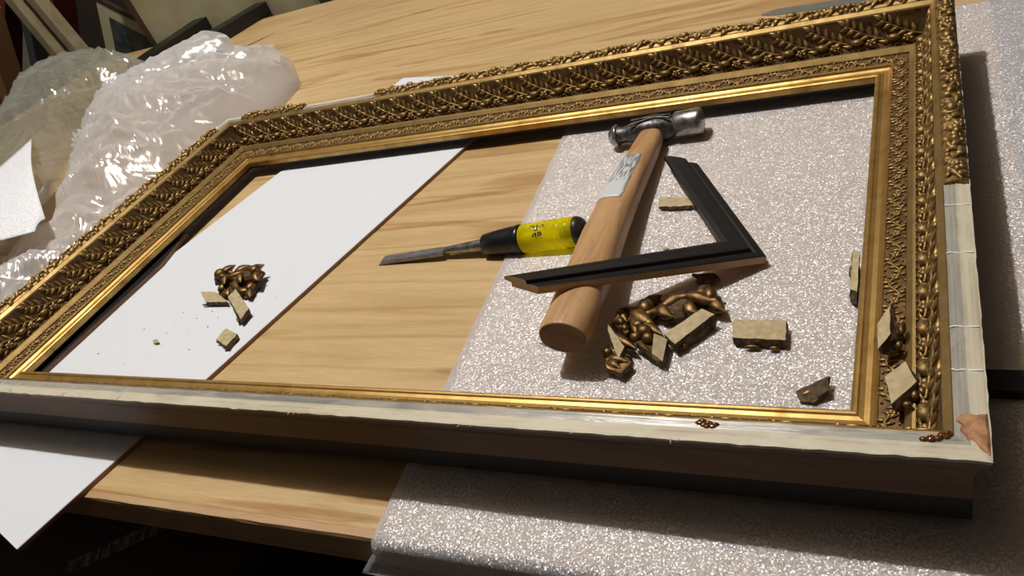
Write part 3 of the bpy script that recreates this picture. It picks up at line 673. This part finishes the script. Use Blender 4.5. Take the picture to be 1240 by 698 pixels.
fragment('small gilt leaf fragment with a rosette, nearest the hammer butt', [(.7564, .1171, .0125), (.7598, .1229, .0125), (.7845, .1058, .0125), (.7794, .0922, .0125), (.7662, .0979, .0125)], (-.001, .001, -.0086), 5,
         [('b', (.7620, .1140, .0130), .0048, .0046, .0042), ('l', (.7640, .1110, .0125), -.55, .020, .009, .0045, .2), ('l', (.7640, .1060, .0120), -.35, .017, .008, .004, -.2), ('l', (.7650, .1150, .0125), -.5, .016, .006, .003, .3)], mtop='bronze')
fragment('small bronze fragment wedged between the berry piece and the thin piece', [(.7605, .1490, .0190), (.7623, .1531, .0190), (.7769, .1331, .0190), (.7747, .1283, .0190)], (.001, -.001, -.0140), 6, [('b', (.7670, .1440, .0190), .005, .0035, .0035, -.9), ('b', (.7725, .1365, .0190), .004, .003, .003, -.9)], mtop='bronze')
fragment('dark broken fragment against the right side of the hammer handle, under the others', [(.7590, .1650, .0150), (.7650, .1690, .0135), (.7720, .1560, .0125), (.7660, .1420, .0125), (.7560, .1480, .0140)], (0, 0, -.0100), 7, [('l', (.7590, .1640, .014), -1.2, .018, .008, .005), ('b', (.7620, .1500, .014), .005, .004, .004)], mtop='frag_edge')
fragment('small triangular fragment, face darkened as shade, with beige tip at the front corner of the opening', [(.9072, .0855, .0070), (.9283, .0951, .0130), (.9291, .0844, .0115), (.9199, .0765, .0065), (.9108, .0775, .0060)], (.001, .002, -.0060), 8, [('l', (.9110, .0830, .0070), .35, .014, .006, .002)], mtop='frag_edge')  # dark top material puts the shade of the leaning face into its colour
fragment('thin fragment standing against the inner edge of the right rail', [(.9378, .2254, .0200), (.9427, .2218, .0215), (.9437, .1735, .0215), (.9379, .1784, .0200)], (-.0015, 0, -.0160), 9, [('b', (.9368, .2080, .0120), .003, .012, .005)])
fragment('farther of two beige fragments lying on the ornamented right rail', [(.9595, .1123, .0450), (.9672, .1271, .0480), (.9673, .1001, .0480), (.9610, .0887, .0450)], (.0040, .001, -.0075), 10, [('b', (.9740, .1130, .0405), .0045, .009, .0045), ('b', (.9725, .0985, .0400), .004, .005, .004)])
fragment('nearer of two beige fragments lying on the ornamented right rail', [(.9656, .0662, .0440), (.9763, .0776, .0465), (.9826, .0605, .0465), (.9691, .0440, .0440)], (.0035, -.002, -.0080), 11, [('b', (.9815, .0560, .0400), .005, .007, .005), ('b', (.9775, .0480, .0395), .005, .004, .004)])
fragment('pale strip fragment half under the far arm of the black moulding', [(.7520, .3399, .0085), (.7904, .3360, .0085), (.8005, .3207, .0080), (.7549, .3237, .0085)], (.001, -.001, -.0048), 12, [('b', (.7700, .3235, .0058), .012, .002, .0018)])
fragment('small reddish brown fragment under the near arm of the black moulding', [(.8105, .2160, .0095), (.8292, .2150, .0095), (.8345, .2100, .0085), (.8202, .2050, .0085)], (0, 0, -.0056), 13, [('b', (.8200, .2070, .0075), .006, .003, .003)], mtop='frag_edge')
scroll_piece('bronze twisted scroll fragment on top of the pile on the white board', (.2580, .2290, .0110), R(2), .070, .026, .019, 9)
scroll_piece('dark scroll fragment under the twisted one on the white board', (.2640, .2120, .0037), R(-3), .058, .026, .015, 12)
fragment('flat beige fragment at the left of the pile on the white board', [(.2050, .2080, .0105), (.2337, .2065, .0105), (.2690, .1880, .0105), (.2321, .1880, .0105)], (0, 0, -.0066), 14, [('b', (.2300, .1885, .0060), .014, .002, .002)])
fragment('oblong beige fragment propped steeply at the front of the pile on white board', [(.2754, .1873, .0180), (.2766, .2016, .0185), (.3185, .1720, .0140), (.3190, .1550, .0130)], (-.002, -.002, -.0088), 15, [('b', (.3080, .1590, .0080), .009, .003, .0035, -.7)])
fragment('squarish beige fragment alone on the white board near its edge', [(.3043, .1249, .0105), (.3034, .1431, .0105), (.3286, .1341, .0105), (.3285, .1149, .0105)], (.001, -.001, -.0066), 16, [('b', (.3240, .1160, .0065), .006, .003, .0025)])
fragment('tiny brown fragment alone at the left on the white board', [(.1943, .1258, .0065), (.2002, .1286, .0068), (.2084, .1232, .0060), (.2012, .1217, .0060)], (0, 0, -.0026), 17)
cr = MB(); cr.blob((0, 0, .0008), (.0012, .0010, .0009), None, 0, 6, 4); cm = cr.mesh('compo_crumb', [M['frag_edge']]); rr = random.Random(3)
for i, (x, y) in enumerate([(.197, .1775), (.2297, .167), (.203, .1541), (.2462, .1784), (.3319, .2014), (.2023, .1414), (.2647, .1682), (.1811, .0892), (.1155, .1049), (.2647, .1151), (.236, .146), (.155, .148), (.225, .186), (.29, .235), (.262, .152)]):
    o = link('composition_crumb', cm, None, (x, y, .0048), (0, 0, rr.uniform(0, 6))); k = rr.uniform(.35, .8); o.scale = (k, k, k)
    tag(o, 'tiny dark crumb of composition on the white board', 'crumb', 'crumbs on the white board')
o = link('composition_crumb', cr.mesh('compo_crumb', [M['compo']]), None, (.7765, .2587, .0036)); o.scale = (2.4, 2.0, 1.5)
tag(o, 'pale crumb on the foam between the hammer and black moulding', 'crumb')

# ------------------------------------------------------------------ plastic bags and paper
def crease(P, seed, o=2):
    w1 = noise.noise_vector(P * 3.5 + Vector((0, seed, 0))) * .7; a = Vector((P.x * 4.2, P.y * 7.0, P.z * 4)) + Vector((seed, 0, 0)) + w1
    r_ = 0; am = 1; sc = 1.0
    for k in range(o):
        n_ = abs(noise.noise(a * sc)); r_ += (.5 - min(1, n_ * 2.2) ** .7) * am; am *= .48; sc *= 2.3
    return r_
def film(name, rows, seed, material, label, amp=.016, nu=110, nv=170, hk=1.0):
    """crumpled bag: rows of (left foot, right foot, height)"""
    mb = MB(); vs = []
    for j in range(nv + 1):
        q = j / nv * (len(rows) - 1); k = min(int(q), len(rows) - 2); fr = q - k; fr = fr * fr * (3 - 2 * fr)
        l = Vector(rows[k][0]).lerp(Vector(rows[k + 1][0]), fr); r_ = Vector(rows[k][1]).lerp(Vector(rows[k + 1][1]), fr); h = rows[k][2] + (rows[k + 1][2] - rows[k][2]) * fr
        for i in range(nu + 1):
            u = i / nu; p = l.lerp(r_, u); z = h * hk * (max(0, math.sin(math.pi * u)) ** .55) + .004
            P = Vector((p.x, p.y, z)); e = min(1, 6 * u, 6 * (1 - u))
            c_ = crease(P * 1.6, seed, 3); nv_ = noise.noise_vector(P * 8 + Vector((seed, seed, 1)))
            P += Vector((nv_.x * amp * .8, nv_.y * amp * .8, c_ * amp + nv_.z * amp * .5)) * e
            P.z = max(.003, P.z); vs.append(P)
    w_ = nu + 1
    mb.add(vs, [(j * w_ + i, j * w_ + i + 1, j * w_ + i + w_ + 1, j * w_ + i + w_) for j in range(nv) for i in range(nu)])
    c = Vector((sum(v_.x for v_ in vs) / len(vs), sum(v_.y for v_ in vs) / len(vs), 0)); mb.v = [Vector(v_) - c for v_ in mb.v]
    root = thing(name, label, 'plastic bag', c); mb.build('bag_film', material, root)
    return root
bag = film('plastic_bag', [((-.34, 1.06), (-.21, .985), .035), ((-.47, 1.0), (-.10, .86), .07), ((-.60, .93), (-.07, .72), .105), ((-.66, .84), (-.05, .60), .13), ((-.58, .72), (-.04, .44), .125), ((-.44, .56), (-.035, .32), .085), ((-.29, .40), (-.03, .22), .06), ((-.27, .20), (-.03, .06), .06), ((-.24, .02), (-.03, -.02), .03)], 3, M['film_milky'],
     'milky crumpled plastic bag bunched along the left rail of the frame', .022)
# open mouth of the bag, rolled into a wide tube
mb = MB(); rs = []; b0, b1 = Vector((-.50, .76, .085)), Vector((-.335, .945, .075)); bd_ = (b1 - b0).normalized(); bu = Vector((0, 0, 1)); bw = bd_.cross(bu)
for j in range(61):
    ring = []
    for i in range(65):
        a = 2 * math.pi * i / 64; q = j / 60; r_ = .040 + .024 * q; p = b0.lerp(b1, q) + bd_ * (.022 * math.sin(a * 2 + .6) * q) + bw * math.cos(a) * r_ * 1.1 + bu * math.sin(a) * r_ * .82
        c_ = crease(p * 2.2, 21, 3); p += (bw * math.cos(a) + bu * math.sin(a)) * c_ * .010 * (1 - q * .5); ring.append(p - bag.location)
    rs.append(ring)
mb.rings(rs, 0, False, True, False); mb.build('bag_mouth', M['film_milky'], bag)
film('plastic_bag', [((-.66, 1.08), (-.64, .99), .05), ((-.85, 1.13), (-.68, .86), .12), ((-1.05, 1.15), (-.62, .70), .15), ((-1.25, 1.15), (-.50, .52), .14), ((-1.32, .95), (-.46, .40), .06), ((-1.25, .5), (-.40, .20), .03)], 11, M['film_clear'],
     'clear crumpled plastic bag behind the milky one at left edge', .017)
M['print'] = mat('printed_sheet', (.86, .87, .91), .6); t = NT(M['print'])
v = t.coords((1, 1, 1)); sep = t.n('ShaderNodeSeparateXYZ'); t.l(v, sep.inputs[0])
ln_ = t.n('ShaderNodeMath', operation='MULTIPLY'); t.l(sep.outputs['Y'], ln_.inputs[0]); ln_.inputs[1].default_value = 130
fr_ = t.n('ShaderNodeMath', operation='FRACT'); t.l(ln_.outputs[0], fr_.inputs[0])
gt = t.n('ShaderNodeMath', operation='LESS_THAN'); t.l(fr_.outputs[0], gt.inputs[0]); gt.inputs[1].default_value = .3
nz = t.noise(t.coords((260, 130, 1)), 1, 2, .5); nzr = t.ramp(nz, [(.48, (0, 0, 0)), (.52, (1, 1, 1))])
mu = t.n('ShaderNodeMath', operation='MULTIPLY'); t.l(gt.outputs[0], mu.inputs[0]); t.l(nzr, mu.inputs[1])
mu2 = t.n('ShaderNodeMath', operation='MULTIPLY'); t.l(mu.outputs[0], mu2.inputs[0]); mu2.inputs[1].default_value = .4
t.col(t.mix(mu2.outputs[0], (.86, .87, .91), (.2, .2, .24)))
# sheet: near corner by the rail
pc = [Vector((-.120, .272, .118)), Vector((-.36, .190, .100)), Vector((-.53, .42, .085)), Vector((-.152, .312, .145))]
pa = Vector((-.131, .2895, .09)); 
sh = thing('printed_sheet', 'white printed paper sheet lying on the plastic at the left edge', 'paper', (-.30, .33, .10), (0, 0, R(24)))
mb = MB(); n1, n2 = 14, 14
cs = [Vector(p) for p in ((-.1307, .2895, .090), (-.1193, .2590, .088), (-.40, .16, .088), (-.60, .62, .090))]
inv = (Matrix.Translation((-.30, .33, .10)) @ Matrix.Rotation(R(24), 4, 'Z')).inverted(); vs = []
for j in range(n2 + 1):
    for i in range(n1 + 1):
        u, w = i / n1, j / n2; p = cs[0].lerp(cs[3], u).lerp(cs[1].lerp(cs[2], u), w); p.z += .012 * math.sin(u * 3) + .004 * math.sin(w * 3 + u * 5); vs.append(inv @ p)
mb.add(vs, [(j * 15 + i, j * 15 + i + 1, j * 15 + i + 16, j * 15 + i + 15) for j in range(n2) for i in range(n1)])
so = mb.build('sheet', M['print'], sh); q = so.modifiers.new('t', 'SOLIDIFY'); q.thickness = .0003
# ------------------------------------------------------------------ things at the back of the table
def bar(name, label, cat, a, b, w, h, m, group=None):
    a, b = Vector(a), Vector(b); d = b - a; root = None
    mb = MB(); mb.box((0, -w / 2, 0), (d.length, w / 2, h)); rot = d.to_track_quat('X', 'Z').to_euler()
    o = bevel(mb.build(name, m, None, a, rot), .002); return tag(o, label, cat, group)
bar('black_moulding_length', 'black moulding length lying farther left across the table back', 'moulding', (-.915, 1.175, .001), (-.925, 1.60, .001), .058, .034, M['black_paint'])
bar('black_moulding_length', 'black moulding length lying beside the milky plastic bag top', 'moulding', (-.745, 1.150, .001), (-.665, 1.47, .001), .052, .034, M['black_paint'])
o = MB(); o.leaf((0, 0, .0008), 0, .115, .004, .0012); tag(o.build('dark_line', M['dark_wood'], None, (-.556, 1.18, 0), (0, 0, R(47))), 'thin dark tapered line lying on the table behind the plastic', 'line')  # tapered dark strip added to draw a thin dark line on the table
o = MB(); o.prism([(0, 0), (.02, .010), (.27, -.018), (.27, -.036), (.02, -.008)], 0, .002); tag(bevel(o.build('straightedge', M['grey_metal'], None, (.793, .784, .0003)), .0004), 'thin grey metal straightedge on the table beyond the far rail', 'straightedge')
M['cream_panel'] = mat('cream_panel', (.36, .335, .21), .6); t = NT(M['cream_panel']); n_ = t.noise(t.coords(), 5, 5, .6); t.col(t.ramp(n_, [(.35, (.28, .25, .14)), (.65, (.42, .40, .27))]))
pn = thing('leaning_panel', 'large cream panel standing behind the far edge of the table', 'panel', (-.82, 1.475, FL))
mb = MB(); mb.box((-.33, 0, 0), (.33, .02, 1.5)); bevel(mb.build('panel_sheet', M['cream_panel'], pn), .002)
mb = MB(); mb.box((-.352, -.004, 0), (-.33, .024, 1.5)); mb.build('edge_batten', M['dark_wood'], pn)
# framed picture with cream mat, tilted
M['mat'] = mat('cream_mat', (.48, .45, .28), .7); M['pane'] = mat('dark_pane_painted_reflection', (.045, .06, .058), .12); t = NT(M['pane']); n_ = t.noise(t.coords(), 14, 4, .6); t.col(t.ramp(n_, [(.38, (.02, .035, .035)), (.56, (.07, .085, .08)), (.66, (.17, .06, .04))]))  # reddish tones of the pane are a reflection painted into its colour
fp = thing('matted_picture', 'small dark picture in a cream mat standing behind the table', 'picture', (-1.642, 1.752, .127))
o1 = Vector((-1.642, 1.752, .127)); q0 = Vector((-1.642, 1.752, .127)); qx = Vector((.66, -.02, -.52)).normalized(); qy = Vector((-.53, 0, -.84)).normalized(); qn = qx.cross(qy).normalized()
def quad(name, x0, x1, y0, y1, z0, z1, m, par):
    mb = MB(); c = [qx * x + qy * y + qn * z for z in (z0, z1) for x, y in ((x0, y0), (x1, y0), (x1, y1), (x0, y1))]
    mb.add(c, [(3, 2, 1, 0), (4, 5, 6, 7), (0, 1, 5, 4), (1, 2, 6, 5), (2, 3, 7, 6), (3, 0, 4, 7)], 0, False); return mb.build(name, m, par)
quad('mat_board', 0, .40, .0, .045, 0, .004, M['mat'], fp); quad('mat_board', 0, .045, .045, .40, 0, .004, M['mat'], fp); quad('mat_board', .35, .40, .045, .40, 0, .004, M['mat'], fp); quad('mat_board', .045, .35, .35, .40, 0, .004, M['mat'], fp)
quad('picture_sheet', .045, .35, .045, .35, .001, .003, M['pane'], fp)
quad('frame_edge', -.02, .42, -.014, 0, -.004, .012, M['dark_wood'], fp); quad('frame_edge', -.014, 0, 0, .40, -.004, .012, M['dark_wood'], fp)
M['pale_wood'] = wood('pale_rail_wood', [(.3, (.24, .19, .10)), (.7, (.36, .30, .18))], (6, 6, 6), .6)
M['redwood'] = mat('dark_red_paint', (.20, .022, .012), .5); M['bluegrey'] = mat('slate_paint', (.05, .06, .065), .5); M['orange'] = mat('orange_wood', (.26, .13, .05), .6)
def lean(name, label, cat, top, foot, w, th, m, m2=None, group=None):
    top, foot = Vector(top), Vector(foot); d = top - foot; k = (FL - top.z) / (foot.z - top.z); base = top.lerp(foot, k); L = (top - base).length * 1.12
    root = thing(name, label, cat, base, d.to_track_quat('Z', 'Y').to_euler()); mb = MB(); mb.box((-w / 2, -th / 2, 0), (w / 2, th / 2, L)); bevel(mb.build('moulding_bar', m, root), .003)
    if m2:
        mb = MB(); mb.box((-w * .12, -th / 2 - .006, 0), (w * .12, -th / 2, L)); mb.build('inset_line', m2, root)
    return root
lean('moulding_bar', 'pale wooden moulding bar leaning leftmost behind the table', 'moulding', (-1.876, 1.65, .216), (-1.833, 1.65, -.043), .075, .04, M['pale_wood'])
lean('moulding_bar', 'pale wooden moulding bar leaning beside the matted picture', 'moulding', (-1.785, 1.65, .197), (-1.740, 1.65, -.03), .05, .04, M['pale_wood'], M['redwood'])
lean('moulding_bar', 'dark red moulding bar at the upper left corner', 'moulding', (-2.37, 1.95, .194), (-2.545, 1.95, .047), .10, .04, M['redwood'])
lean('moulding_bar', 'slate grey moulding bar between the red and pale bars', 'moulding', (-2.25, 1.9, .12), (-2.385, 1.9, -.058), .06, .04, M['bluegrey'])
lean('moulding_bar', 'short dark red bar standing behind the two pale bars', 'moulding', (-2.15, 2.0, .13), (-2.20, 2.0, .07), .12, .04, M['redwood'])
lean('moulding_bar', 'orange brown bar leaning at the far left behind the clear bag', 'moulding', (-1.95, 1.52, .115), (-1.99, 1.52, .05), .09, .04, M['orange'])
# under the table: dim boxes and a plastic wrapped roll
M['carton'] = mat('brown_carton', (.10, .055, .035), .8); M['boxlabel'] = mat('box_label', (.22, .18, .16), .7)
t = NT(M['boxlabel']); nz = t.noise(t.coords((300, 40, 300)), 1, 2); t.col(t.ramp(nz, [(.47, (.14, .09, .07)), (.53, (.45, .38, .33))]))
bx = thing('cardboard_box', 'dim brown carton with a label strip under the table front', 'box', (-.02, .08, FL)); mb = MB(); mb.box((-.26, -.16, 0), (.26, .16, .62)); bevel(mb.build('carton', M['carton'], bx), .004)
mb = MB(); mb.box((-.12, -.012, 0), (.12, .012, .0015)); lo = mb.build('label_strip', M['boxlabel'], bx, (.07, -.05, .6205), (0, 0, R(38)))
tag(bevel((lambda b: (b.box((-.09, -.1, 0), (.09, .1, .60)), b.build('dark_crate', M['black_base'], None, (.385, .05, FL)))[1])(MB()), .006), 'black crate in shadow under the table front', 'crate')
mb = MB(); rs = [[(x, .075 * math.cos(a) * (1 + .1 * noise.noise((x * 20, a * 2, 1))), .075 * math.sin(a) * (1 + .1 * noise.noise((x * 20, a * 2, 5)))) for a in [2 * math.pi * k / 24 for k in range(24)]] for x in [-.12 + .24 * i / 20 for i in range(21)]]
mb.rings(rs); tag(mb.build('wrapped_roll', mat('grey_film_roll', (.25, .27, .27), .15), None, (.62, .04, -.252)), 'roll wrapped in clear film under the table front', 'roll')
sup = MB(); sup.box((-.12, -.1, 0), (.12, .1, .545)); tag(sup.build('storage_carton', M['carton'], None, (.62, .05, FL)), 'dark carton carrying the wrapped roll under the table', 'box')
